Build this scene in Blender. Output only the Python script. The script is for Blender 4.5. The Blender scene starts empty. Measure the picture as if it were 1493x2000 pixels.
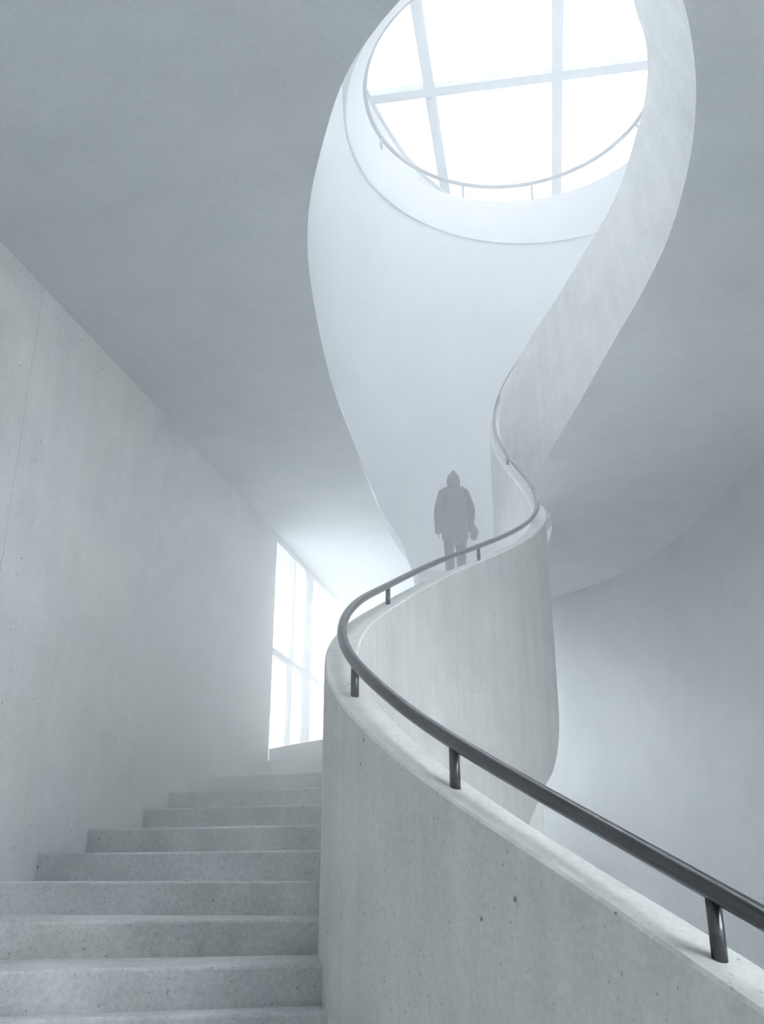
import bpy, bmesh, math, random
from mathutils import Vector
random.seed(7)
S = bpy.context.scene
COL = S.collection

# ------------------------------------------------------------------ camera
F = 1862.0                                   # focal length in pixels of the 1493 x 2000 frame
TH = math.atan(722.0 / F)                    # the camera looks up by 21 degrees, eye at z = 0
CT, ST = math.cos(TH), math.sin(TH)
cam = bpy.data.cameras.new('camera')
cam.sensor_fit = 'VERTICAL'; cam.sensor_height = 24.0; cam.lens = 24.0 * F / 2000.0
cam.clip_start = 0.02
camo = bpy.data.objects.new('camera', cam); COL.objects.link(camo)
camo.rotation_euler = (math.pi / 2 + TH, 0, 0)
S.camera = camo

# ------------------------------------------------------------------ world: overcast sky, exposure
SKY = 1.0
FOG = 0.047
W = bpy.data.worlds.new('overcast_sky'); S.world = W; W.use_nodes = True
bg = W.node_tree.nodes['Background']
bg.inputs[0].default_value = (0.965, 0.98, 1.0, 1); bg.inputs[1].default_value = SKY
S.view_settings.view_transform = 'Standard'; S.view_settings.look = 'None'
S.view_settings.gamma = 1.0; S.view_settings.use_curve_mapping = False
S.view_settings.exposure = 3.65
cy = S.cycles
cy.use_denoising = True
cy.max_bounces = 10; cy.diffuse_bounces = 6; cy.volume_bounces = 4
cy.use_adaptive_sampling = True; cy.adaptive_threshold = .08; cy.adaptive_min_samples = 24
cy.transparent_max_bounces = 12
cy.caustics_reflective = False; cy.caustics_refractive = False

# ------------------------------------------------------------------ sight lines (place things at a chosen distance)
def ray(px, py):
    u = (px - 746.5) / F; v = (1000 - py) / F
    return Vector((u, CT - v * ST, ST + v * CT))
def at(px, py, D): return ray(px, py) * D
def atz(px, py, z):
    q = ray(px, py); return q * (z / q.z)

# ------------------------------------------------------------------ helpers
def tag(o, label=None, cat=None, group=None, kind=None):
    if label: o['label'] = label
    if cat: o['category'] = cat
    if group: o['group'] = group
    if kind: o['kind'] = kind
    return o
def empty(name, loc=(0, 0, 0)):
    o = bpy.data.objects.new(name, None); o.location = loc; o.empty_display_size = 0.1
    COL.objects.link(o); return o
def mesh(name, verts, faces, mat, parent=None, smooth=False, origin=None):
    me = bpy.data.meshes.new(name)
    if origin is not None:
        verts = [Vector(v) - Vector(origin) for v in verts]
    me.from_pydata([tuple(v) for v in verts], [], faces); me.update()
    bm = bmesh.new(); bm.from_mesh(me); bmesh.ops.recalc_face_normals(bm, faces=bm.faces); bm.to_mesh(me); bm.free()
    if smooth: me.polygons.foreach_set('use_smooth', [True] * len(me.polygons))
    o = bpy.data.objects.new(name, me); COL.objects.link(o)
    if mat: me.materials.append(mat)
    if origin is not None: o.location = origin
    if parent:
        o.parent = parent
        o.location = o.location - parent.location
    return o
def from_bm(name, bm, mat, parent=None, smooth=False):
    me = bpy.data.meshes.new(name); bmesh.ops.recalc_face_normals(bm, faces=bm.faces); bm.to_mesh(me); bm.free()
    if smooth: me.polygons.foreach_set('use_smooth', [True] * len(me.polygons))
    o = bpy.data.objects.new(name, me); COL.objects.link(o)
    if mat: me.materials.append(mat)
    if parent:
        o.parent = parent; o.location = -parent.location
    return o
def catmull(P, n=10):
    P = [Vector(p) for p in P]; out = []
    for i in range(len(P) - 1):
        p0 = P[i - 1] if i else P[0] * 2 - P[1]
        p1, p2 = P[i], P[i + 1]
        p3 = P[i + 2] if i + 2 < len(P) else P[-1] * 2 - P[-2]
        d1 = max((p1 - p0).length, 1e-4) ** .5; d2 = max((p2 - p1).length, 1e-4) ** .5; d3 = max((p3 - p2).length, 1e-4) ** .5
        m1 = (p1 - p0) / d1 - (p2 - p0) / (d1 + d2) + (p2 - p1) / d2
        m2 = (p2 - p1) / d2 - (p3 - p1) / (d2 + d3) + (p3 - p2) / d3
        m1 *= d2; m2 *= d2
        for k in range(n):
            t = k / n; t2 = t * t; t3 = t2 * t
            out.append(p1 * (2*t3 - 3*t2 + 1) + m1 * (t3 - 2*t2 + t) + p2 * (-2*t3 + 3*t2) + m2 * (t3 - t2))
    out.append(P[-1]); return out
def resample(P, step):
    L = [0]
    for a, b in zip(P, P[1:]): L.append(L[-1] + (b - a).length)
    n = max(2, int(L[-1] / step)); out = []; j = 0
    for i in range(n + 1):
        s = L[-1] * i / n
        while j < len(L) - 2 and L[j + 1] < s: j += 1
        seg = max(L[j + 1] - L[j], 1e-9)
        out.append(P[j].lerp(P[j + 1], min(1, (s - L[j]) / seg)))
    return out
def smooth_path(P, it):
    P = [p.copy() for p in P]
    for _ in range(it):
        P = [P[0]] + [(P[i - 1] + P[i] * 2 + P[i + 1]) / 4 for i in range(1, len(P) - 1)] + [P[-1]]
    return P
def tube(name, P, r, mat, parent=None, n=14, closed=False):
    V = []; Fc = []; N = len(P)
    for i, p in enumerate(P):
        if closed: t = P[(i + 1) % N] - P[i - 1]
        else: t = P[min(i + 1, N - 1)] - P[max(i - 1, 0)]
        t.normalize(); a = t.cross(Vector((0, 0, 1)))
        if a.length < .05: a = t.cross(Vector((1, 0, 0)))
        a.normalize(); b = a.cross(t)
        for k in range(n):
            w = 2 * math.pi * k / n
            V.append(p + (a * math.cos(w) + b * math.sin(w)) * r)
    for i in range(N if closed else N - 1):
        j = (i + 1) % N
        for k in range(n):
            Fc.append((i*n + k, i*n + (k+1) % n, j*n + (k+1) % n, j*n + k))
    if not closed:
        Fc.append(tuple(range(n))); Fc.append(tuple((N-1)*n + k for k in range(n)))
    return mesh(name, V, Fc, mat, parent, True)
def prism(name, poly, z0, z1, mat, parent=None, cham=None):
    """upright block over a plan polygon; cham = (edge index, size): that top edge is chamfered"""
    bm = bmesh.new()
    b = [bm.verts.new((p[0], p[1], z0)) for p in poly]; t = [bm.verts.new((p[0], p[1], z1)) for p in poly]
    n = len(poly)
    bm.faces.new(b); bm.faces.new(t)
    for i in range(n): bm.faces.new((b[i], b[(i+1) % n], t[(i+1) % n], t[i]))
    if cham is not None:
        i = cham[0]; e = bm.edges.get((t[i], t[(i+1) % n]))
        bmesh.ops.bevel(bm, geom=[e], offset=cham[1], segments=2, affect='EDGES', profile=.5)
    return from_bm(name, bm, mat, parent)
def boxbm(bm, c, ax, ay, az, hx, hy, hz):
    c = Vector(c); vs = []
    for sx in (-1, 1):
        for sy in (-1, 1):
            for sz in (-1, 1): vs.append(bm.verts.new(c + ax*hx*sx + ay*hy*sy + az*hz*sz))
    for f in ((0,1,3,2), (4,6,7,5), (0,4,5,1), (2,3,7,6), (0,2,6,4), (1,5,7,3)): bm.faces.new([vs[i] for i in f])
X, Y, Z = Vector((1,0,0)), Vector((0,1,0)), Vector((0,0,1))

# ------------------------------------------------------------------ materials
def nodes(name):
    m = bpy.data.materials.new(name); m.use_nodes = True
    nt = m.node_tree; p = nt.nodes['Principled BSDF']; return m, nt, p
def concrete(name, col, warm, pore=1.0, streak=.5, contrast=.10, rough=.8, sc=1.0, bump=0):
    m, nt, p = nodes(name); N = nt.nodes.new; L = nt.links.new
    geo = N('ShaderNodeNewGeometry')
    def noise(scale, detail, vec, rg=.6):
        n = N('ShaderNodeTexNoise'); n.inputs['Scale'].default_value = scale; n.inputs['Detail'].default_value = detail
        n.inputs['Roughness'].default_value = rg; L(vec, n.inputs['Vector']); return n.outputs['Fac']
    pos = geo.outputs['Position']
    mp = N('ShaderNodeMapping'); mp.inputs['Scale'].default_value = (6 * sc, 6 * sc, .45 * sc); L(pos, mp.inputs['Vector'])
    big = noise(.75 * sc, 2, pos); mid = noise(3.2 * sc, 4, pos, .65); fine = noise(60 * sc, 2, pos, .7); st = noise(1.6, 2, mp.outputs[0])
    def mad(a, k, b):
        n = N('ShaderNodeMath'); n.operation = 'MULTIPLY_ADD'; L(a, n.inputs[0]); n.inputs[1].default_value = k
        if isinstance(b, float): n.inputs[2].default_value = b
        else: L(b, n.inputs[2])
        return n.outputs[0]
    s = mad(big, .9, 0.0); s = mad(mid, 1.1, s); s = mad(st, streak, s); s = mad(fine, 1.0, s)
    tot = (.9 + 1.1 + streak + 1.0) / 2
    v = mad(s, contrast * 7 / tot, 1.0 - contrast * 7)      # about 1 on average
    if pore <= 0:
        tv = N('ShaderNodeVectorMath'); tv.operation = 'SCALE'; tv.inputs[0].default_value = col; L(v, tv.inputs['Scale'])
        L(tv.outputs[0], p.inputs['Base Color']); p.inputs['Roughness'].default_value = rough; p.inputs['Specular IOR Level'].default_value = .3
        return m
    vor = N('ShaderNodeTexVoronoi'); vor.inputs['Scale'].default_value = 16 * sc; L(pos, vor.inputs['Vector'])
    wn = N('ShaderNodeSeparateColor'); L(vor.outputs['Color'], wn.inputs[0])
    rad = mad(wn.outputs[0], .42, -.295)                      # only some cells carry a pore
    lt = N('ShaderNodeMath'); lt.operation = 'SUBTRACT'; L(rad, lt.inputs[0]); L(vor.outputs['Distance'], lt.inputs[1])
    pf = N('ShaderNodeMapRange'); pf.inputs[1].default_value = -.02; pf.inputs[2].default_value = .02; pf.inputs[4].default_value = .6 * pore
    L(lt.outputs[0], pf.inputs[0])
    vor2 = N('ShaderNodeTexVoronoi'); vor2.inputs['Scale'].default_value = 55 * sc; L(pos, vor2.inputs['Vector'])
    wn2 = N('ShaderNodeSeparateColor'); L(vor2.outputs['Color'], wn2.inputs[0])
    rad2 = mad(wn2.outputs[1], .60, -.35)
    lt2 = N('ShaderNodeMath'); lt2.operation = 'SUBTRACT'; L(rad2, lt2.inputs[0]); L(vor2.outputs['Distance'], lt2.inputs[1])
    pf2 = N('ShaderNodeMapRange'); pf2.inputs[1].default_value = -.03; pf2.inputs[2].default_value = .03; pf2.inputs[4].default_value = .30 * pore
    L(lt2.outputs[0], pf2.inputs[0])
    mx = N('ShaderNodeMath'); mx.operation = 'MAXIMUM'; L(pf.outputs[0], mx.inputs[0]); L(pf2.outputs[0], mx.inputs[1])
    inv = N('ShaderNodeMath'); inv.operation = 'SUBTRACT'; inv.inputs[0].default_value = 1.0; L(mx.outputs[0], inv.inputs[1])
    mul = N('ShaderNodeMath'); mul.operation = 'MULTIPLY'; L(v, mul.inputs[0]); L(inv.outputs[0], mul.inputs[1])
    tint = N('ShaderNodeMix'); tint.data_type = 'RGBA'; tint.inputs[6].default_value = (*col, 1); tint.inputs[7].default_value = (*warm, 1)
    ramp = N('ShaderNodeMapRange'); ramp.inputs[1].default_value = .42; ramp.inputs[2].default_value = .6; L(noise(.9, 3, pos), ramp.inputs[0]); L(ramp.outputs[0], tint.inputs[0])
    hv = N('ShaderNodeVectorMath'); hv.operation = 'SCALE'; L(tint.outputs[2], hv.inputs[0]); L(mul.outputs[0], hv.inputs['Scale'])
    L(hv.outputs[0], p.inputs['Base Color'])
    p.inputs['Roughness'].default_value = rough; p.inputs['Specular IOR Level'].default_value = .3
    if bump > 0:
        bp = N('ShaderNodeBump'); bp.inputs['Strength'].default_value = bump; bp.inputs['Distance'].default_value = .004; bp.invert = True
        L(mx.outputs[0], bp.inputs['Height']); L(bp.outputs[0], p.inputs['Normal'])
    return m
def metal(name, col, rough, met, ior=1.5):
    m, nt, p = nodes(name); N = nt.nodes.new; L = nt.links.new
    n = N('ShaderNodeTexNoise'); n.inputs['Scale'].default_value = 25; n.inputs['Detail'].default_value = 5
    geo = N('ShaderNodeNewGeometry'); L(geo.outputs['Position'], n.inputs['Vector'])
    r = N('ShaderNodeMapRange'); r.inputs[3].default_value = rough - .01; r.inputs[4].default_value = rough + .01
    L(n.outputs['Fac'], r.inputs[0]); L(r.outputs[0], p.inputs['Roughness'])
    p.inputs['Base Color'].default_value = (*col, 1); p.inputs['Metallic'].default_value = met; p.inputs['IOR'].default_value = ior
    return m
def plain(name, col, rough=.6, var=.08, scale=12):
    m, nt, p = nodes(name); N = nt.nodes.new; L = nt.links.new
    n = N('ShaderNodeTexNoise'); n.inputs['Scale'].default_value = scale; n.inputs['Detail'].default_value = 5
    geo = N('ShaderNodeNewGeometry'); L(geo.outputs['Position'], n.inputs['Vector'])
    mx = N('ShaderNodeMix'); mx.data_type = 'RGBA'
    mx.inputs[6].default_value = (*[c * (1 - var) for c in col], 1); mx.inputs[7].default_value = (*[min(1, c * (1 + var)) for c in col], 1)
    L(n.outputs['Fac'], mx.inputs[0]); L(mx.outputs[2], p.inputs['Base Color']); p.inputs['Roughness'].default_value = rough
    return m
def glass(name, frost=0.0, tint=(.95, .975, .985)):
    m, nt, p = nodes(name); N = nt.nodes.new; L = nt.links.new
    nt.nodes.remove(p); out = nt.nodes['Material Output']
    tr = N('ShaderNodeBsdfTransparent'); tr.inputs[0].default_value = (*tint, 1)
    gl = N('ShaderNodeBsdfGlossy'); gl.inputs['Roughness'].default_value = .03
    mx = N('ShaderNodeMixShader'); mx.inputs[0].default_value = .06; L(tr.outputs[0], mx.inputs[1]); L(gl.outputs[0], mx.inputs[2])
    if frost > 0:
        tl = N('ShaderNodeBsdfTranslucent'); tl.inputs[0].default_value = (.85, .9, .95, 1)
        m2 = N('ShaderNodeMixShader'); m2.inputs[0].default_value = frost; L(mx.outputs[0], m2.inputs[1]); L(tl.outputs[0], m2.inputs[2]); mx = m2
    L(mx.outputs[0], out.inputs['Surface'])
    return m
M_wall = concrete('wall_concrete', (.655, .672, .685), (.655, .672, .652), pore=.8, streak=.5, contrast=.07)
M_wall_dim = concrete('dimmed_wall_concrete', (.48, .50, .525), (.48, .50, .515), pore=.5, streak=.3, contrast=.05)  # same wall concrete, shade of the right wall put into the colour
M_ceil = concrete('ceiling_concrete', (.60, .625, .65), (.61, .63, .645), pore=.25, streak=0.0, contrast=.045)
M_bal = concrete('balustrade_concrete', (.60, .60, .59), (.615, .608, .59), pore=1.0, streak=.9, contrast=.09)
M_step = concrete('step_concrete', (.50, .51, .52), (.50, .51, .505), pore=1.35, streak=.2, contrast=.15, bump=.25)
M_hall = concrete('pale_plaster', (.53, .55, .57), (.535, .552, .565), pore=0.0, streak=.1, contrast=.03)
M_ring = concrete('white_plaster', (.60, .61, .62), (.60, .61, .615), pore=0.0, streak=.1, contrast=.02)
M_ground = plain('pale_paving', (.27, .27, .265), .9, .15, 3)
M_rail = metal('dark_steel', (.014, .016, .020), .22, 0.0, 1.75)
M_rail_haze = metal('hazed_steel', (.13, .14, .155), .4, .3)  # rail steel with the glow of the haze put into its colour
M_white = plain('white_frame_paint', (.74, .77, .81), .5, .03)
M_glass = glass('clear_glass')
M_frost = glass('frosted_glass', .55)
M_skyglass = glass('dimmed_skylight_glass', 0.0, (.56, .57, .58))  # even tint added to cut the light from the skylight
M_bar = plain('grey_frame_paint', (.28, .30, .33), .5, .03)
M_coat = plain('dark_wool', (.045, .05, .06), .9, .25, 60)
M_trouser = plain('charcoal_cloth', (.06, .066, .075), .9, .2, 60)
M_skin = plain('skin', (.45, .31, .25), .55, .06, 20)
M_shoe = plain('black_leather', (.03, .03, .033), .4, .1, 30)
M_bag = plain('dark_canvas', (.05, .055, .062), .85, .2, 50)

# ------------------------------------------------------------------ plan of the room
WX0, WA = -3.1, 0.21806839                      # left wall: x = WX0 + WA * y
WT = Vector((WA, 1, 0)).normalized(); WN = Vector((WT.y, -WT.x, 0))   # along the wall, out of it into the room
def wx(y): return WX0 + WA * y
HC = 3.34                                       # ceiling height above the eye
SLAB = .30
ZF = -1.6                                       # ground floor

# right wall, bending round behind the stair
RWF = 6.2                                       # unseen side front, with glazing added for light, ends here
RW = catmull([(3.25, RWF, 0), (3.24, 6.8, 0), (3.2, 7.4, 0), (3.08, 9.35, 0), (2.7, 10.8, 0), (1.85, 12.0, 0)], 10)
def sheet(name, P, z0, z1, th, mat, side):
    """wall of the given thickness standing on a plan line; thickness grows to the side (+1 left of travel)"""
    V = []; Fc = []; N = len(P)
    for i, p in enumerate(P):
        t = P[min(i+1, N-1)] - P[max(i-1, 0)]; t.z = 0; t.normalize(); n = Vector((-t.y, t.x, 0)) * side
        for q, z in ((p, z0), (p, z1), (p + n*th, z1), (p + n*th, z0)): V.append(Vector((q.x, q.y, z)))
    for i in range(N - 1):
        for k in range(4): Fc.append((i*4 + k, i*4 + (k+1) % 4, i*4 + 4 + (k+1) % 4, i*4 + 4 + k))
    Fc.append((0, 1, 2, 3)); Fc.append(tuple((N-1)*4 + k for k in range(4)))
    return mesh(name, V, Fc, mat)
o = sheet('wall_right', RW, ZF, HC, .25, M_wall_dim, -1); tag(o, kind='structure')
o.data.polygons.foreach_set('use_smooth', [True] * len(o.data.polygons))
o.data.set_sharp_from_angle(angle=.6)

# left wall: two pours with a vertical joint, and the tall glazing at its far end
def wpt(y): return Vector((wx(y), y, 0))
bm = bmesh.new()
def wseg(y0, y1, z0, z1, inset=0.0, th=.28):
    a, b = wpt(y0), wpt(y1); c = (a + b) / 2 - WN * (th / 2 + inset)
    c.z = (z0 + z1) / 2
    boxbm(bm, c, WT, WN, Z, (b - a).length / 2, th / 2, (z1 - z0) / 2)
JY = 4.86                                        # the joint
W1a, W1b, W2a, W2b = 9.25, 10.36, 10.56, 13.0
SILL, HEAD = 1.0, 3.30
wseg(-3.2, JY, ZF, HC); wseg(JY + .004, W1a, ZF, HC); wseg(JY, JY + .004, ZF, HC, .003)
wseg(W1a, W2b, ZF, SILL); wseg(W1a, W2b, HEAD, HC); wseg(W1b, W2a, SILL, HEAD, 0, .1); wseg(W2b, 13.25, ZF, HC)
o = from_bm('wall_left', bm, M_wall); tag(o, kind='structure')

def glazing(name, A, Bq, splits, frosted=(), inset=.03, tz=(2.115, 2.165)):
    """framed glazing between plan points A and B, room on the right hand of A->B; splits = mullion distances from A"""
    d = (Bq - A); ln = d.length; d.normalize(); n = Vector((d.y, -d.x, 0))
    r = empty(name, A - n * inset + Z * SILL); tag(r, kind='structure'); fw = .03
    def bar(nm, sa, sb, za, zb, dp, mat, b=None):
        own = b is None
        if own: b = bmesh.new()
        c = A + d * ((sa + sb) / 2) - n * inset; c.z = (za + zb) / 2
        boxbm(b, c, d, n, Z, (sb - sa) / 2, dp / 2, (zb - za) / 2)
        if own: from_bm(nm, b, mat, r)
    b = bmesh.new()
    for q in ((0, ln, HEAD - fw, HEAD), (0, ln, SILL, SILL + fw), (0, fw, SILL + fw, HEAD - fw), (ln - fw, ln, SILL + fw, HEAD - fw)): bar('', *q, .05, None, b)
    from_bm('window_frame', b, M_white, r)
    for m in splits: bar('mullion', m - .02, m + .02, SILL + fw, HEAD - fw, .05, M_white)
    ss = [fw] + list(splits) + [ln - fw]
    for i, (a, c) in enumerate(zip(ss, ss[1:])):
        a2 = a + (.02 if i else 0); c2 = c - (.02 if i < len(ss) - 2 else 0)
        bar('transom', a2, c2, tz[0], tz[1], .045, M_white)
        for za, zb in ((SILL + fw, tz[0]), (tz[1], HEAD - fw)): bar('pane', a2, c2, za, zb, .01, M_frost if i in frosted else M_glass)
    return r
KL = math.hypot(1, WA)
glazing('window_2', wpt(W1a), wpt(W1b), [(9.90 - W1a) * KL], (1,))
glazing('window_3', wpt(W2a), wpt(W2b), [.85, 1.7])
FA, FB = Vector((-.26, 13.02, 0)), Vector((1.80, 12.06, 0))     # far end of the landing, hidden glazing added for its glow
glazing('added_window_5', FA, FB, [.75, 1.5])
bm = bmesh.new(); fd = (FB - FA).normalized(); fn = Vector((fd.y, -fd.x, 0))
for za, zb in ((ZF, SILL), (HEAD, HC)):
    c = (FA + FB) / 2 - fn * .1; c.z = (za + zb) / 2; boxbm(bm, c, fd, fn, Z, (FB - FA).length / 2, .1, (zb - za) / 2)
boxbm(bm, (1.86, 12.06, (ZF + HC) / 2), fd, fn, Z, .12, .12, (HC - ZF) / 2)
o = from_bm('wall_far', bm, M_wall); tag(o, kind='structure')

# ------------------------------------------------------------------ ceiling with the long curved opening
edge_px_l = [(782, 0), (735, 55), (690, 120), (660, 183), (632, 275), (610, 365), (601, 440), (603, 520), (615, 600), (633, 690), (660, 785), (700, 885)]
edge_px_r = [(1335, 0), (1352, 80), (1361, 170), (1352, 290), (1330, 390), (1300, 480), (1250, 580), (1200, 665), (1150, 755), (1100, 840), (1070, 890), (1047, 940)]
Lp = [atz(*p, HC) for p in edge_px_l]; Rp = [atz(*p, HC) for p in edge_px_r]
hole = [Vector((.26, 2.62, HC)), Vector((.62, 2.40, HC)), Vector((1.0, 2.56, HC))] + Rp + \
       [Vector((1.45, 8.30, HC)), Vector((1.64, 8.66, HC)), Vector((1.74, 9.2, HC)), Vector((1.78, 10.2, HC)), Vector((1.77, 11.3, HC)), Vector((1.68, 11.95, HC)), Vector((1.3, 12.25, HC)), Vector((.8, 12.3, HC)), Vector((.48, 11.9, HC)), Vector((.40, 11.2, HC)),
        Vector((.34, 10.4, HC)), Vector((.13, 9.5, HC)), Vector((-.08, 8.2, HC))] + Lp[::-1]
hole = resample(smooth_path(catmull(hole + [hole[0]], 8), 6), .09)[:-1]
outer = [Vector((wx(-3.2) - .25, -3.2, HC)), Vector((wx(13.1) - .25, 13.25, HC)), Vector((.2, 13.1, HC))] + [Vector((p.x + .12, p.y, HC)) for p in RW[::-4]] + [Vector((3.45, RWF, HC)), Vector((3.6, -3.2, HC))]
def slab(name, outer, hole, z0, z1, mat, flare=None, more=()):
    bm = bmesh.new()
    def loop(P):
        v = [bm.verts.new((p.x, p.y, z0)) for p in P]
        return [bm.edges.new((v[i], v[(i+1) % len(v)])) for i in range(len(v))]
    e = loop(outer) + loop(hole)
    for h2 in more: e += loop(h2)
    r = bmesh.ops.triangle_fill(bm, use_beauty=True, use_dissolve=False, edges=e)
    fs = [g for g in r['geom'] if isinstance(g, bmesh.types.BMFace)]
    x = bmesh.ops.extrude_face_region(bm, geom=list(bm.faces))
    for g in x['geom']:
        if isinstance(g, bmesh.types.BMVert):
            g.co.z = z1
            if flare: flare(g.co)
    return from_bm(name, bm, mat)
hidx = {}
for i, p in enumerate(hole):
    t = hole[(i+1) % len(hole)] - hole[i-1]; t.normalize(); hidx[(round(p.x, 4), round(p.y, 4))] = Vector((t.y, -t.x, 0))     # outward, hole runs anticlockwise
def flare(co):
    n = hidx.get((round(co.x, 4), round(co.y, 4)))
    if n is not None:
        k = .10 + .30 * max(0, n.x) ; co.x += n.x * k; co.y += n.y * k
o = slab('ceiling', outer, hole, HC, HC + SLAB, M_ceil, flare); tag(o, kind='structure')

# ground floor and the wall behind the camera, plus unseen side glazing added for light
o = prism('floor', [(-4.2, -3.4), (3.7, -3.4), (3.7, 13.2), (-.6, 13.2)], ZF - .2, ZF, M_step); tag(o, kind='structure')
bm = bmesh.new()
boxbm(bm, (-.2, -3.3, (ZF + HC) / 2), X, Y, Z, 3.9, .1, (HC - ZF) / 2)
o = from_bm('wall_back', bm, M_wall); tag(o, kind='structure')
bm = bmesh.new(); boxbm(bm, (3.42, 3.275, (ZF + HC) / 2), X, Y, Z, .12, 1.825, (HC - ZF) / 2); boxbm(bm, (3.42, -2.7, (ZF + HC) / 2), X, Y, Z, .12, .5, (HC - ZF) / 2); boxbm(bm, (3.42, 5.65, (2.2 + HC) / 2), X, Y, Z, .12, .55, (HC - 2.2) / 2)
o = from_bm('wall_front', bm, M_wall); tag(o, kind='structure')
def added_front(name, ya, yb, nb, HD=HC):
    """unseen framed glazing added for light in the right-hand side of the room, between ya and yb"""
    r = empty(name, (3.35, (ya + yb) / 2, ZF)); tag(r, kind='structure')
    bm = bmesh.new(); cuts = [ya + (yb - ya) * k / nb for k in range(nb + 1)]
    for q in cuts: boxbm(bm, (3.36, q, (ZF + HD) / 2), X, Y, Z, .05, .03, (HD - ZF) / 2)
    for z in (ZF + .04, .9, HD - .04): boxbm(bm, (3.36, (ya + yb) / 2, z), X, Y, Z, .04, (yb - ya) / 2, .04)
    from_bm('window_frame', bm, M_white, r)
    for q0, q1 in zip(cuts, cuts[1:]):
        for z0, z1 in ((ZF + .08, .86), (.94, HD - .08)):
            bm = bmesh.new(); boxbm(bm, (3.36, (q0 + q1) / 2, (z0 + z1) / 2), X, Y, Z, .006, (q1 - q0) / 2 - .03, (z1 - z0) / 2); from_bm('pane', bm, M_glass, r)
added_front('added_window_4', -2.2, 1.45, 2)  # added out of view to light the left wall and ceiling
added_front('added_window_7', 5.1, RWF, 1, 2.2)  # added out of view to brighten the far balustrade face
o = prism('ground', [(-60, -60), (60, -60), (60, 60), (-60, 60)], ZF - .5, ZF - .25, M_ground); tag(o, kind='structure')

# ------------------------------------------------------------------ upper hall: stadium plan, round roof opening, lantern and skylight
HZ = 12.0
cB, rB = Vector((2.79, 12.56, 0)), 3.396
cT, rT, zT = Vector((2.48, 13.10, 0)), 2.826, 13.0
cR, rR, zR = Vector((2.316, 13.33, 0)), 2.627, 13.40
hall = []
for k in range(49):
    w = math.pi - math.pi * k / 48; hall.append(cB + Vector((math.cos(w), math.sin(w), 0)) * 3.44)
hall = [Vector((hall[0].x, y, 0)) for y in (2.6, 5, 7.5, 10)] + hall + [Vector((hall[-1].x, y, 0)) for y in (10, 7.5, 5, 2.6)]
hall += [cB * 0 + Vector((2.79 + 3.44 * math.cos(w), 2.6 + 3.0 * math.sin(w), 0)) for w in [-math.pi * k / 24 for k in range(1, 25)]]
o = sheet('wall_upper_hall', hall, HC + SLAB, HZ, .12, M_hall, 1); tag(o, kind='structure')
o.data.polygons.foreach_set('use_smooth', [True] * len(o.data.polygons)); o.data.set_sharp_from_angle(angle=.6)
# floor of the hall beyond the ceiling slab
o = prism('floor_upper_hall', [(3.3, -.6), (6.7, -.6), (6.7, 16.4), (-.85, 16.4), (-.85, 13.1), (.3, 13.15), (2.0, 12.2), (2.8, 10.9), (3.3, 9.4)], HC + .05, HC + SLAB - .004, M_hall); tag(o, kind='structure')
NR = 96
def ringpts(c, r, z, n=NR): return [Vector((c.x + r * math.cos(2*math.pi*k/n), c.y + r * math.sin(2*math.pi*k/n), z)) for k in range(n)]
B = ringpts(cB, rB, HZ); T = ringpts(cT, rT, zT); To = ringpts(cT, rT + .14, zT); Bo = ringpts(cB, rB + .1, HZ + .25); Bo2 = ringpts(cB, rB + .1, HZ)
V = B + T + To + Bo + Bo2; Fc = []
for a in range(5):
    b = (a + 1) % 5
    for k in range(NR): Fc.append((a*NR + k, a*NR + (k+1) % NR, b*NR + (k+1) % NR, b*NR + k))
o = mesh('gallery_parapet', V, Fc, M_ring); o.data.polygons.foreach_set('use_smooth', [True] * len(o.data.polygons)); o.data.set_sharp_from_angle(angle=.6)
tag(o, 'white circular gallery parapet ringing the round roof opening under the skylight', 'parapet')
roofo = [Vector((-1.4, -.7, 0)), Vector((7.4, -.7, 0)), Vector((7.4, 16.7, 0)), Vector((7.4, 19.4, 0)), Vector((-1.4, 19.4, 0))]
o = slab('ceiling_upper_hall', roofo, ringpts(cB, rB + .101, 0, NR), HZ, HZ + .25, M_hall, None, [[Vector((x, y, 0)) for x, y in ((.0, 1.0), (5.6, 1.0), (5.6, 8.3), (.0, 8.3))]]); tag(o, kind='structure')
r = empty('added_window_6', (2.8, 4.65, HZ + .2)); tag(r, kind='structure')  # unseen rooflight added to brighten the hall
bm = bmesh.new()
for k in range(5): boxbm(bm, (1.4 * k, 4.65, HZ + .3), X, Y, Z, .05, 3.65, .05)
for y in (1.0, 4.65, 8.3): boxbm(bm, (2.8, y, HZ + .3), X, Y, Z, 2.85, .05, .05)
from_bm('added_rooflight_frame', bm, M_white, r)
for k in range(4):
    for y in (2.825, 6.475):
        bm = bmesh.new(); boxbm(bm, (1.4 * k + .7, y, HZ + .3), X, Y, Z, .65, 1.775, .008); from_bm('pane', bm, M_glass, r)
ZS = 14.6
cS, rS = Vector((2.95, 13.55, 0)), 3.75
lant = [Vector((x, y, 0)) for x, y in ((-1.12, 11.9), (-.93, 13.0), (-.54, 13.96), (.02, 15.4), (.85, 16.89), (2.3, 18.3), (4.0, 19.0), (5.9, 18.2), (7.1, 15.5), (6.9, 12.0), (5.0, 9.2), (2.2, 8.4), (.0, 9.3), (-.95, 10.7))]
lant = resample(catmull([lant[-1]] + lant + lant[:2], 10)[10:-10], .25); lant[-1] = lant[0].copy()
o = sheet('wall_lantern', lant, HZ + .25, ZS, .15, M_hall, 1); tag(o, kind='structure')
o.data.polygons.foreach_set('use_smooth', [True] * len(o.data.polygons)); o.data.set_sharp_from_angle(angle=.6)

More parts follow.
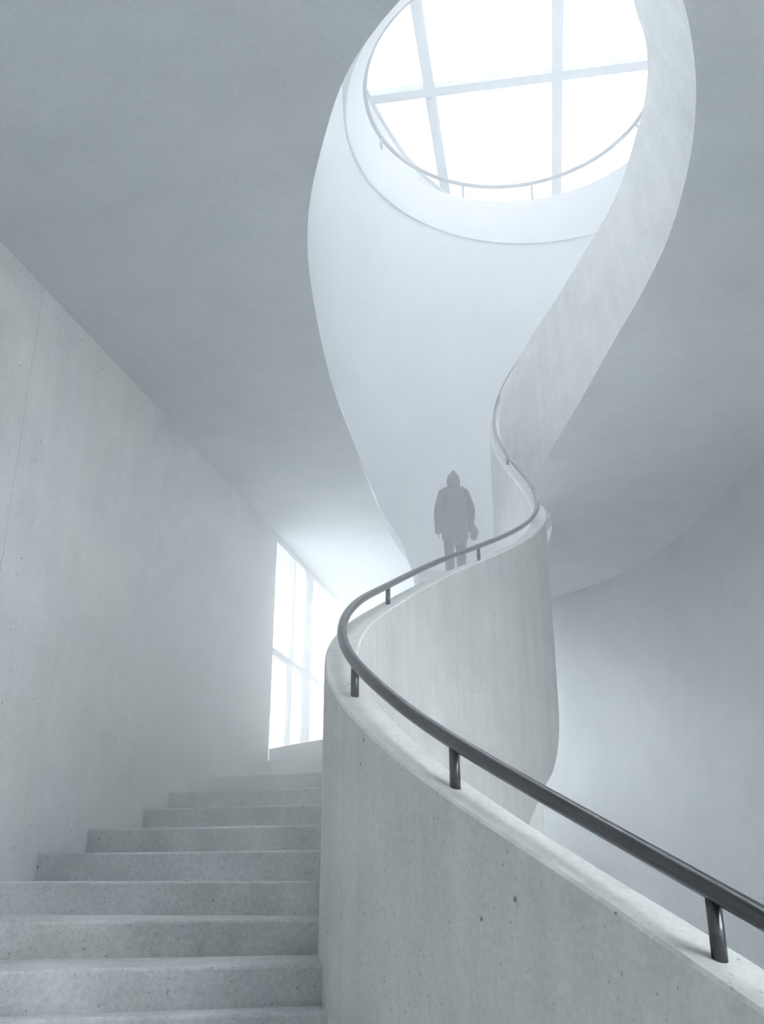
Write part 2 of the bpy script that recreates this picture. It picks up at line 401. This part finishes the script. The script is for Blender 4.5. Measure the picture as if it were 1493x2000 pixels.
# gallery handrail
gh = empty('gallery_handrail', (cT.x, cT.y, zT)); tag(gh, 'slender steel handrail, lightened as by haze, running round the top of the circular gallery parapet', 'handrail')
tube('rail', ringpts(cR, rR, zR, 120), .042, M_rail_haze, gh, 10, True)
def gallery_post(q):
    w = math.atan2(q.y - cR.y, q.x - cR.x); b = cR + Vector((math.cos(w), math.sin(w), 0)) * rR
    d = Vector((b.x - cT.x, b.y - cT.y, 0)); ln = d.length; a = cT + d / ln * min(max(ln, rT + .03), rT + .11)
    tube('post', [Vector((a.x, a.y, zT)), Vector((b.x, b.y, zR))], .026, M_rail_haze, gh, 8)
for px in [(906, 356), (1040, 365), (1240, 240), (762, 262)]: gallery_post(atz(*px, zR))
for k in range(6):
    w = math.pi + .35 + k * .5; gallery_post(cR + Vector((math.cos(w), math.sin(w), 0)) * rR)

# skylight: square grid of deep glazing bars over the lantern
sky = empty('window_1', (cS.x, cS.y, ZS)); tag(sky, kind='structure')
p1, p2 = atz(818, 5, ZS), atz(861, 360, ZS); q1, q2 = atz(1085, 0, ZS), atz(1096, 380, ZS)
gd = ((p2 - p1).normalized() + (q2 - q1).normalized()).normalized(); gn = Vector((gd.y, -gd.x, 0))   # along and across the main bars
pm = (atz(840, 182, ZS)); qm = atz(1089, 155, ZS)
sp = (qm - pm).dot(gn)
def spt(i, j): return pm + gn * (sp * i) + gd * (3.3 * j)          # grid node
LI, LJ = (-1.1, 2.35), (-1.6, 1.75)
for i in (0, 1):
    bm = bmesh.new(); a, b = spt(i, LJ[0]), spt(i, LJ[1]); boxbm(bm, (a + b) / 2 + Z * .08, gn, gd, Z, .105, (b - a).length / 2, .09); from_bm('glazing_bar', bm, M_bar, sky)
for j in (0,):
    for i0, i1 in ((LI[0], 0), (0, 1), (1, LI[1])):
        bm = bmesh.new(); a, b = spt(i0, j), spt(i1, j)
        ln = (b - a).length / 2 - .105
        boxbm(bm, (a + b) / 2 + Z * .08, gn, gd, Z, ln, .115, .075); from_bm('crossbar', bm, M_bar, sky)
bm = bmesh.new()
for (a, b) in ((spt(LI[0], LJ[0]), spt(LI[1], LJ[0])), (spt(LI[0], LJ[1]), spt(LI[1], LJ[1]))):
    boxbm(bm, (a + b) / 2 + Z * .1, gn, gd, Z, (b - a).length / 2, .1, .1)
for (a, b) in ((spt(LI[0], LJ[0]), spt(LI[0], LJ[1])), (spt(LI[1], LJ[0]), spt(LI[1], LJ[1]))):
    boxbm(bm, (a + b) / 2 + Z * .1, gn, gd, Z, .1, (b - a).length / 2, .1)
from_bm('skylight_frame', bm, M_bar, sky)
xs = [LI[0], 0, 1, LI[1]]; js = [LJ[0], 0, LJ[1]]
for i in range(3):
    for j in range(2):
        a, b = spt(xs[i], js[j]), spt(xs[i+1], js[j+1])
        bm = bmesh.new(); boxbm(bm, (a + b) / 2 + Z * .185, gn, gd, Z, (xs[i+1] - xs[i]) * sp / 2 - .02, 3.3 * (js[j+1] - js[j]) / 2 - .02, .012); from_bm('pane', bm, M_skyglass, sky)
# round curb that carries the skylight
tube('curb', [Vector((p.x, p.y, ZS - .05)) for p in lant[:-1]], .06, M_bar, sky, 10, True)

# ------------------------------------------------------------------ the sinuous balustrade and its handrail
RAIL = [  # sight line of the rail and its distance
 (1493, 1793, 1.72), (1395, 1739, 1.87), (1270, 1669, 2.05), (1150, 1601, 2.22), (1000, 1517, 2.45), (900, 1458, 2.68), (800, 1393, 2.95), (744, 1345, 3.18),
 (696, 1299, 3.5), (671, 1257, 3.9), (667, 1232, 4.18), (675, 1203, 4.6), (701, 1174, 5.15), (757, 1144, 6.1), (830, 1108, 7.0), (885, 1085, 7.55), (935, 1067, 8.05),
 (1000, 1040, 8.65), (1030, 1022, 8.95), (1047, 1004, 9.2), (1052, 986, 9.45), (1045, 961, 9.85), (1027, 933, 10.4), (1000, 901, 11.1), (980, 872, 11.9), (968, 843, 12.8),
 (965.5, 816, 13.5), (970, 789, 13.95), (984, 752, 14.05), (1000, 727, 13.9), (1060, 630, 13.2), (1092, 583, 12.8), (1153, 482, 12.1), (1189, 425, 11.7), (1227, 344, 11.4),
 (1251, 260, 11.2), (1266, 212, 11.1), (1276, 154, 11.0), (1278, 92, 10.9), (1271, 48, 10.8), (1249, 0, 10.6)]
R3 = [at(*p) for p in RAIL]
start = [R3[0] + Vector((.62, -.85, -.50)), R3[0] + Vector((.25, -.40, -.22))]
end = [Vector((2.72, 7.25, 9.45)), Vector((2.3, 6.3, 9.8)), Vector((1.3, 5.2, 10.35)), Vector((.2, 4.9, 10.9)), Vector((-.45, 5.0, 11.2))]
raw = catmull(start + R3 + end, 12)
rp = resample(raw, .03)
rp = smooth_path(rp, 60)
NRP = len(rp)
def near_idx(px, D, tol=None):
    q = at(px[0], px[1], D); return min(range(NRP), key=lambda i: (rp[i] - q).length)
iA = near_idx((667, 1232), 4.18); iB = near_idx((935, 1067), 8.05); iTip = near_idx((1050, 995), 9.35); iC = near_idx((970, 789), 13.95); iD = near_idx((1060, 630), 13.2)
iE = near_idx((1278, 92), 10.9); iF = min(range(NRP), key=lambda i: (rp[i] - end[1]).length); iG = min(range(NRP), key=lambda i: (rp[i] - end[2]).length)
def interp(i, keys):
    for (a, va), (b, vb) in zip(keys, keys[1:]):
        if i <= b:
            t = max(0, (i - a) / (b - a)); t = t * t * (3 - 2 * t); return va + (vb - va) * t
    return keys[-1][1]
RR = .0215                                         # rail radius
GAP = [(0, .125), (iA, .125), (iTip, .125), (iC, .11), (iD, .06), (NRP, .05)]
HT = [(0, 1.35), (iA, 1.5), (iB, 2.55), (iTip - 14, 2.2), (iTip + 6, 1.98), (iTip + 60, 2.3), (iC, 2.7), (iE, 3.2), (iF, 3.2), (iG, 2.0), (NRP, 1.6)]
LEAN = [(0, 0.0), (iD, 0.0), (iE, .75), (iF, 1.0), (iG, 0.0), (NRP, 0.0)]   # foot of the wall splays out under the upper flight
THK = .145
cap = []; tang = []
for i, p in enumerate(rp):
    t = rp[min(i + 4, NRP - 1)] - rp[max(i - 4, 0)]; t.z = 0; t.normalize(); tang.append(t)
    cap.append(p - Z * interp(i, GAP))
idx = list(range(0, NRP, 2)); 
if idx[-1] != NRP - 1: idx.append(NRP - 1)
V = []; Fc = []; cf = .008
for i in idx:
    c = cap[i]; n = Vector((-tang[i].y, tang[i].x, 0)); h = interp(i, HT); hw = THK / 2; ln = interp(i, LEAN)
    for off, dz in ((-hw, -h), (-hw, -cf), (-hw + cf, 0), (hw - cf, 0), (hw, -cf), (hw, -h)): V.append(c + n * (off + (ln if dz < -.1 else 0)) + Z * dz)
M = len(idx)
for a in range(M - 1):
    for k in range(6): Fc.append((a*6 + k, a*6 + (k+1) % 6, a*6 + 6 + (k+1) % 6, a*6 + 6 + k))
Fc.append(tuple(range(6))); Fc.append(tuple((M-1)*6 + k for k in range(6)))
o = mesh('stair_balustrade', V, Fc, M_bal); o.data.polygons.foreach_set('use_smooth', [True] * len(o.data.polygons)); o.data.set_sharp_from_angle(angle=.5)
tag(o, 'sinuous pale concrete balustrade wall sweeping up beside the stairs in an S-curve', 'balustrade')
hr = empty('handrail', cap[0]); tag(hr, 'dark round steel handrail on short posts along the curving concrete balustrade', 'handrail')
tube('rail', [rp[i] for i in idx], RR, M_rail, hr, 16)
def post(i):
    a = cap[i] - Z * .006; b = rp[i]
    return tube('post', [a, b - Z * RR * .5], .0155, M_rail, hr, 12)
pi = [near_idx((1400, 1742), 1.865), near_idx((891, 1452), 2.70), near_idx((691, 1294), 3.55), near_idx((757, 1144), 6.1), near_idx((935, 1067), 8.05), near_idx((992, 890), 11.4)]
for i in pi: post(i)
post(max(3, pi[0] - (pi[1] - pi[0])))
k = pi[-1] + 75
while k < NRP - 5: post(k); k += 75

# ------------------------------------------------------------------ stairs
plan = [(cap[i].x - tang[i].y * (THK / 2 - .001), cap[i].y + tang[i].x * (THK / 2 - .001)) for i in range(NRP)]
def hit_ribbon(A, Bp):
    """first crossing of the plan line A->B with the balustrade's centre line"""
    dx, dy = Bp[0] - A[0], Bp[1] - A[1]; best = None
    for (x0, y0), (x1, y1) in zip(plan, plan[1:iTip]):
        ex, ey = x1 - x0, y1 - y0; den = dx * ey - dy * ex
        if abs(den) < 1e-9: continue
        t = ((x0 - A[0]) * ey - (y0 - A[1]) * ex) / den; s = ((x0 - A[0]) * dy - (y0 - A[1]) * dx) / den
        if 0 <= s <= 1 and t > 0 and (best is None or t < best): best = t
    if best is None: best = 1.3
    return (A[0] + dx * best, A[1] + dy * best)
def wall_hit(A, Bp):
    dx, dy = Bp[0] - A[0], Bp[1] - A[1]
    t = (WX0 + WA * A[1] - A[0]) / (dx - WA * dy); return (A[0] + dx * t, A[1] + dy * t)
fl = []   # (z, left plan point, right plan point) of every front edge
def edge(z, pl, pr): a, b = atz(*pl, z), atz(*pr, z); fl.append((z, (a.x, a.y), (b.x, b.y)))
edge(1.181, (525, 1462), (643, 1441)); edge(1.001, (488, 1488), (643, 1478)); edge(.778, (408, 1518), (643, 1506)); edge(.600, (330, 1548), (640, 1537))
edge(.461, (280, 1580), (640, 1570)); edge(.294, (172, 1620), (640, 1610)); edge(.144, (72, 1667), (640, 1660))
fl.append((.002, (-2.05, 4.80), (-.235, 4.54)))
edge(-.14, (0, 1800), (655, 1795)); edge(-.27, (0, 1896), (680, 1882)); edge(-.40, (0, 1992), (713, 1974))
fl.reverse()
low = []
for k in range(1, 9):
    z, a, b = fl[0]; low.append((z - .15 * k, (a[0] + .02 * k, a[1] - .31 * k), (b[0] + .05 * k, b[1] - .29 * k)))
fl = low[:7][::-1] + fl
st = empty('staircase', (-1.0, .9, ZF)); tag(st, 'grey pitted concrete staircase climbing between the left wall and the balustrade', 'staircase')
E2 = []
for z, a, b in fl:
    L_ = wall_hit(b, a); R_ = hit_ribbon(a, b)
    E2.append((z, Vector((L_[0], L_[1], 0)) + WN * .004, Vector((R_[0], R_[1], 0))))
for k, (z, L_, R_) in enumerate(E2):
    if k + 1 < len(E2):
        L2, R2 = E2[k+1][1], E2[k+1][2]
        L2 = L2 + (L2 - L_).normalized() * .03; R2 = R2 + (R2 - R_).normalized() * .03
        poly = [L_, R_, R2, L2]
        prism('step', [(p.x, p.y) for p in poly], max(z - .36, ZF), z, M_step, st, (0, .011))
    else:
        prism('landing', [(p.x, p.y) for p in [L_, R_, Vector((.95, 8.5, 0)), Vector((.55, 9.6, 0)), Vector((-.1, 10.6, 0)), Vector((-.35, 12.3, 0)), wpt(12.3) + WN * .004]], z - .36, z, M_step, st, (0, .011))

# upper flight behind the balustrade, up to the landing where the person stands
PZ = 4.03
U = resample(catmull([(.25, 9.35, 1.181), (.62, 10.1, 1.95), (.92, 11.2, 2.7), (1.02, 12.85, PZ - .02)], 16), .02)
NS = 17
us = empty('upper_staircase', (.6, 9.8, 1.18)); tag(us, 'misty upper stair flight with landing hidden behind the curving balustrade', 'staircase')
for k in range(NS):
    a = U[int(k * (len(U) - 1) / NS)]; b = U[int((k + 1) * (len(U) - 1) / NS)]
    ta = (U[min(int(k*(len(U)-1)/NS) + 3, len(U)-1)] - U[max(int(k*(len(U)-1)/NS) - 3, 0)]); ta.z = 0; ta.normalize(); na = Vector((-ta.y, ta.x, 0))
    z = 1.181 + (PZ - 1.181) * (k + 1) / NS
    prism('step', [((a + na*.5).x, (a + na*.5).y), ((a - na*.42).x, (a - na*.42).y), ((b - na*.42 + ta*.05).x, (b - na*.42 + ta*.05).y), ((b + na*.5 + ta*.05).x, (b + na*.5 + ta*.05).y)], z - .26, z, M_step, us)
prism('landing', [(.52, 12.85), (1.46, 12.85), (1.50, 13.2), (1.55, 14.6), (.62, 14.6)], PZ - .34, PZ, M_step, us)

# ------------------------------------------------------------------ person on the misty landing, back turned
PB = Vector((1.075, 13.2, PZ))
def blob(bm, P, R, n=12):
    """closed tube through points with radii (rx, ry); capped with rounded ends"""
    P = [Vector(p) for p in P]; rings = []
    def ring(c, t, rx, ry):
        t = t.normalized(); a = Vector((1, 0, 0)); a = (a - t * a.dot(t))
        if a.length < .1: a = Vector((0, 1, 0)) - t * t.y
        a.normalize(); b = t.cross(a)
        return [bm.verts.new(c + a * math.cos(2*math.pi*k/n) * rx + b * math.sin(2*math.pi*k/n) * ry) for k in range(n)]
    R = [(r, r) if not isinstance(r, tuple) else r for r in R]
    for i, p in enumerate(P):
        t = P[min(i+1, len(P)-1)] - P[max(i-1, 0)]; m = min(R[i]) 
        if i == 0:
            for q in (.92, .6, .25): rings.append(ring(p - t.normalized() * m * q * .9, t, R[i][0] * math.sqrt(1 - q*q), R[i][1] * math.sqrt(1 - q*q)))
        rings.append(ring(p, t, *R[i]))
        if i == len(P) - 1:
            for q in (.25, .6, .92): rings.append(ring(p + t.normalized() * m * q * .9, t, R[i][0] * math.sqrt(1 - q*q), R[i][1] * math.sqrt(1 - q*q)))
    for a, b in zip(rings, rings[1:]):
        for k in range(n): bm.faces.new((a[k], a[(k+1) % n], b[(k+1) % n], b[k]))
    bm.faces.new(rings[0]); bm.faces.new(rings[-1])
def remeshed(name, bm, mat, parent, vox, sm=4):
    bmesh.ops.recalc_face_normals(bm, faces=bm.faces)
    me = bpy.data.meshes.new(name + '_raw'); bm.to_mesh(me); bm.free()
    o = bpy.data.objects.new(name, me); COL.objects.link(o)
    m = o.modifiers.new('r', 'REMESH'); m.mode = 'VOXEL'; m.voxel_size = vox
    m2 = o.modifiers.new('s', 'SMOOTH'); m2.factor = .5; m2.iterations = sm
    bpy.context.view_layer.update()
    dg = bpy.context.evaluated_depsgraph_get()
    me2 = bpy.data.meshes.new_from_object(o.evaluated_get(dg)); me2.name = name
    o.modifiers.clear(); o.data = me2; bpy.data.meshes.remove(me)
    me2.materials.clear(); me2.materials.append(mat)
    me2.polygons.foreach_set('use_smooth', [True] * len(me2.polygons))
    o.parent = parent
    return o
per = empty('person', PB)
per.scale = (.88, .95, 1.0)
tag(per, 'person in a dark hooded coat standing with back turned on the misty stair landing', 'person')
bm = bmesh.new()
blob(bm, [(0, .0, .90), (0, 0, 1.0), (0, .01, 1.15), (0, .01, 1.32), (0, 0, 1.42)], [(.15, .10), (.145, .10), (.14, .10), (.165, .11), (.13, .085)], 16)
blob(bm, [(0, 0, 1.42), (0, .01, 1.50), (0, .02, 1.55)], [.06, .055, .055])
blob(bm, [(0, .02, 1.565), (0, .02, 1.62), (0, .015, 1.67)], [(.060, .075), (.074, .092), (.066, .082)], 16)
blob(bm, [(0, .105, 1.60), (0, .118, 1.575)], [.010, .013], 8)                     # nose
for sx in (-1, 1):
    blob(bm, [(sx*.076, .01, 1.585), (sx*.079, .0, 1.615)], [.010, .012], 8)        # ears
    blob(bm, [(sx*.03, .10, 1.607), (sx*.034, .10, 1.608)], [.010, .010], 8)        # eyes
    kx = .285 if sx < 0 else .292; wx_, wy = (.278, .03) if sx < 0 else (.262, .05); wz = .865 if sx < 0 else .90
    blob(bm, [(sx*.15, 0, 1.41), (sx*.19, -.005, 1.38), (sx*.245, -.02, 1.25), (sx*kx, -.02, 1.12), (sx*.285, .01, 1.0), (sx*wx_, wy, wz)], [.055, .055, .048, .043, .038, .029])
    blob(bm, [(sx*wx_, wy, wz), (sx*wx_, wy + .006, wz - .05), (sx*wx_, wy + .012, wz - .085)], [(.018, .028), (.018, .04), (.016, .04)])
    for f, (dy, l) in enumerate(((-.030, .062), (-.010, .074), (.011, .080), (.031, .072))):
        b0 = Vector((sx*wx_, wy + .012 + dy, wz - .088)); b1 = b0 + Vector((-sx*.004, .004, -l*.55)); b2 = b1 + Vector((-sx*.014, .004, -l*.45))
        blob(bm, [b0 + Vector((0, 0, .02)), b0, b1, b2], [.0095, .0095, .009, .0078], 8)
    t0 = Vector((sx*wx_, wy + .038, wz - .035)); blob(bm, [t0, t0 + Vector((-sx*.01, .028, -.03)), t0 + Vector((-sx*.018, .036, -.066))], [.012, .0105, .009], 8)
    lx = .088; fy = .06 if sx > 0 else -.03
    blob(bm, [(sx*lx, 0, .90), (sx*.095, .01, .70), (sx*.098, .02 + fy*.4, .49), (sx*.098, fy*.8, .28), (sx*.098, fy, .09)], [.085, .078, .056, .052, .038])
    blob(bm, [(sx*.098, fy - .02, .05), (sx*.102, fy + .08, .04), (sx*.105, fy + .15, .03)], [(.038, .032), (.042, .028), (.036, .02)])
remeshed('body', bm, M_skin, per, .0085, 3)
bm = bmesh.new()
blob(bm, [(0, 0, .70), (0, 0, .80), (0, 0, .93), (0, .005, 1.06), (0, .005, 1.22), (0, .0, 1.34), (0, 0, 1.41), (0, 0, 1.46)],
     [(.225, .17), (.222, .165), (.212, .155), (.205, .15), (.215, .152), (.212, .145), (.165, .115), (.085, .08)], 20)
for sx in (-1, 1):
    kx = .285 if sx < 0 else .292; wx_, wy = (.278, .03) if sx < 0 else (.262, .05); wz = .865 if sx < 0 else .90
    blob(bm, [(sx*.12, 0, 1.415), (sx*.19, -.005, 1.385), (sx*.235, -.02, 1.26), (sx*kx*.97, -.02, 1.12), (sx*.282, .01, 1.0), (sx*wx_, wy, wz), (sx*wx_, wy + .01, wz - .07)], [.075, .080, .074, .070, .064, .058, .056])
remeshed('coat', bm, M_coat, per, .014, 4)
bm = bmesh.new()
blob(bm, [(0, .0, 1.46), (0, .0, 1.52), (0, .01, 1.60), (0, .012, 1.68), (0, .0, 1.725)], [(.118, .10), (.112, .105), (.116, .118), (.092, .098), (.04, .05)], 16)
remeshed('hood', bm, M_coat, per, .012, 4)
bm = bmesh.new()
for sx in (-1, 1):
    fy = .06 if sx > 0 else -.03
    blob(bm, [(sx*.088, 0, .92), (sx*.097, .01, .70), (sx*.1, .02 + fy*.4, .49), (sx*.1, fy*.8, .28), (sx*.1, fy, .10)], [.115, .105, .085, .078, .072])
remeshed('trousers', bm, M_trouser, per, .013, 3)
for sx in (-1, 1):
    fy = .06 if sx > 0 else -.03; bm = bmesh.new()
    blob(bm, [(sx*.1, fy - .05, .045), (sx*.102, fy + .03, .048), (sx*.105, fy + .12, .036), (sx*.106, fy + .18, .03)], [(.045, .045), (.047, .05), (.049, .036), (.04, .027)], 14)
    for v in bm.verts: v.co.z = max(v.co.z, .002)
    remeshed('shoe', bm, M_shoe, per, .010, 2)
bag = empty('shoulder_bag', PB + Vector((.215, .0, .70))); tag(bag, 'dark soft bag hanging at the side of the person in the hooded coat', 'bag')
bm = bmesh.new(); blob(bm, [(0, 0, .02), (.012, 0, .08), (-.012, 0, .16), (-.03, 0, .22)], [(.055, .12), (.062, .125), (.045, .11), (.02, .09)], 16)
for v in bm.verts: v.co += Vector((.062, -.01, -.02))
remeshed('bag_body', bm, M_bag, bag, .012, 3)
sp_ = catmull([(.035, -.07, .18), (.03, -.10, .38), (-.03, -.14, .60), (-.09, -.10, .745), (-.10, 0, .765), (-.08, .10, .72), (-.02, .14, .55), (.03, .09, .34), (.035, .05, .18)], 8)
bs = tube('strap', [Vector(p) for p in sp_], .012, M_bag, None, 8); bs.parent = bag

# ------------------------------------------------------------------ haze
FOGM = bpy.data.materials.new('haze'); FOGM.use_nodes = True
nt = FOGM.node_tree; nt.nodes.remove(nt.nodes['Principled BSDF'])
vs = nt.nodes.new('ShaderNodeVolumeScatter'); vs.inputs['Color'].default_value = (.97, .985, 1, 1); vs.inputs['Density'].default_value = FOG; vs.inputs['Anisotropy'].default_value = .35
nt.links.new(vs.outputs[0], nt.nodes['Material Output'].inputs['Volume'])
bm = bmesh.new(); boxbm(bm, (1.8, 10.95, 6.5), X, Y, Z, 6.4, 8.95, 8.6)
o = from_bm('haze', bm, FOGM); tag(o, 'pale drifting mist filling the whole stairwell', 'mist', kind='stuff'); o.display_type = 'WIRE'
# thicker bank of mist on the window landing, thinning out towards its edges
MIST = bpy.data.materials.new('mist_bank'); MIST.use_nodes = True
nt = MIST.node_tree; nt.nodes.remove(nt.nodes['Principled BSDF'])
vs = nt.nodes.new('ShaderNodeVolumeScatter'); vs.inputs['Color'].default_value = (.97, .985, 1, 1); vs.inputs['Anisotropy'].default_value = .6
tc = nt.nodes.new('ShaderNodeTexCoord'); ln = nt.nodes.new('ShaderNodeVectorMath'); ln.operation = 'LENGTH'; nt.links.new(tc.outputs['Object'], ln.inputs[0])
mr = nt.nodes.new('ShaderNodeMapRange'); mr.interpolation_type = 'SMOOTHSTEP'; mr.inputs[1].default_value = 1.0; mr.inputs[2].default_value = .15; mr.inputs[3].default_value = 0.0; mr.inputs[4].default_value = .65
nt.links.new(ln.outputs['Value'], mr.inputs[0]); nt.links.new(mr.outputs[0], vs.inputs['Density'])
nt.links.new(vs.outputs[0], nt.nodes['Material Output'].inputs['Volume'])
bm = bmesh.new(); bmesh.ops.create_icosphere(bm, subdivisions=3, radius=1.0)
o = from_bm('mist_bank', bm, MIST, None, True); tag(o, 'bright bank of mist hanging over the landing by the tall windows', 'mist', kind='stuff')
o.location = (-.75, 8.8, 1.15); o.scale = (1.8, 4.8, 2.2); o.rotation_euler = (0, 0, -.1)
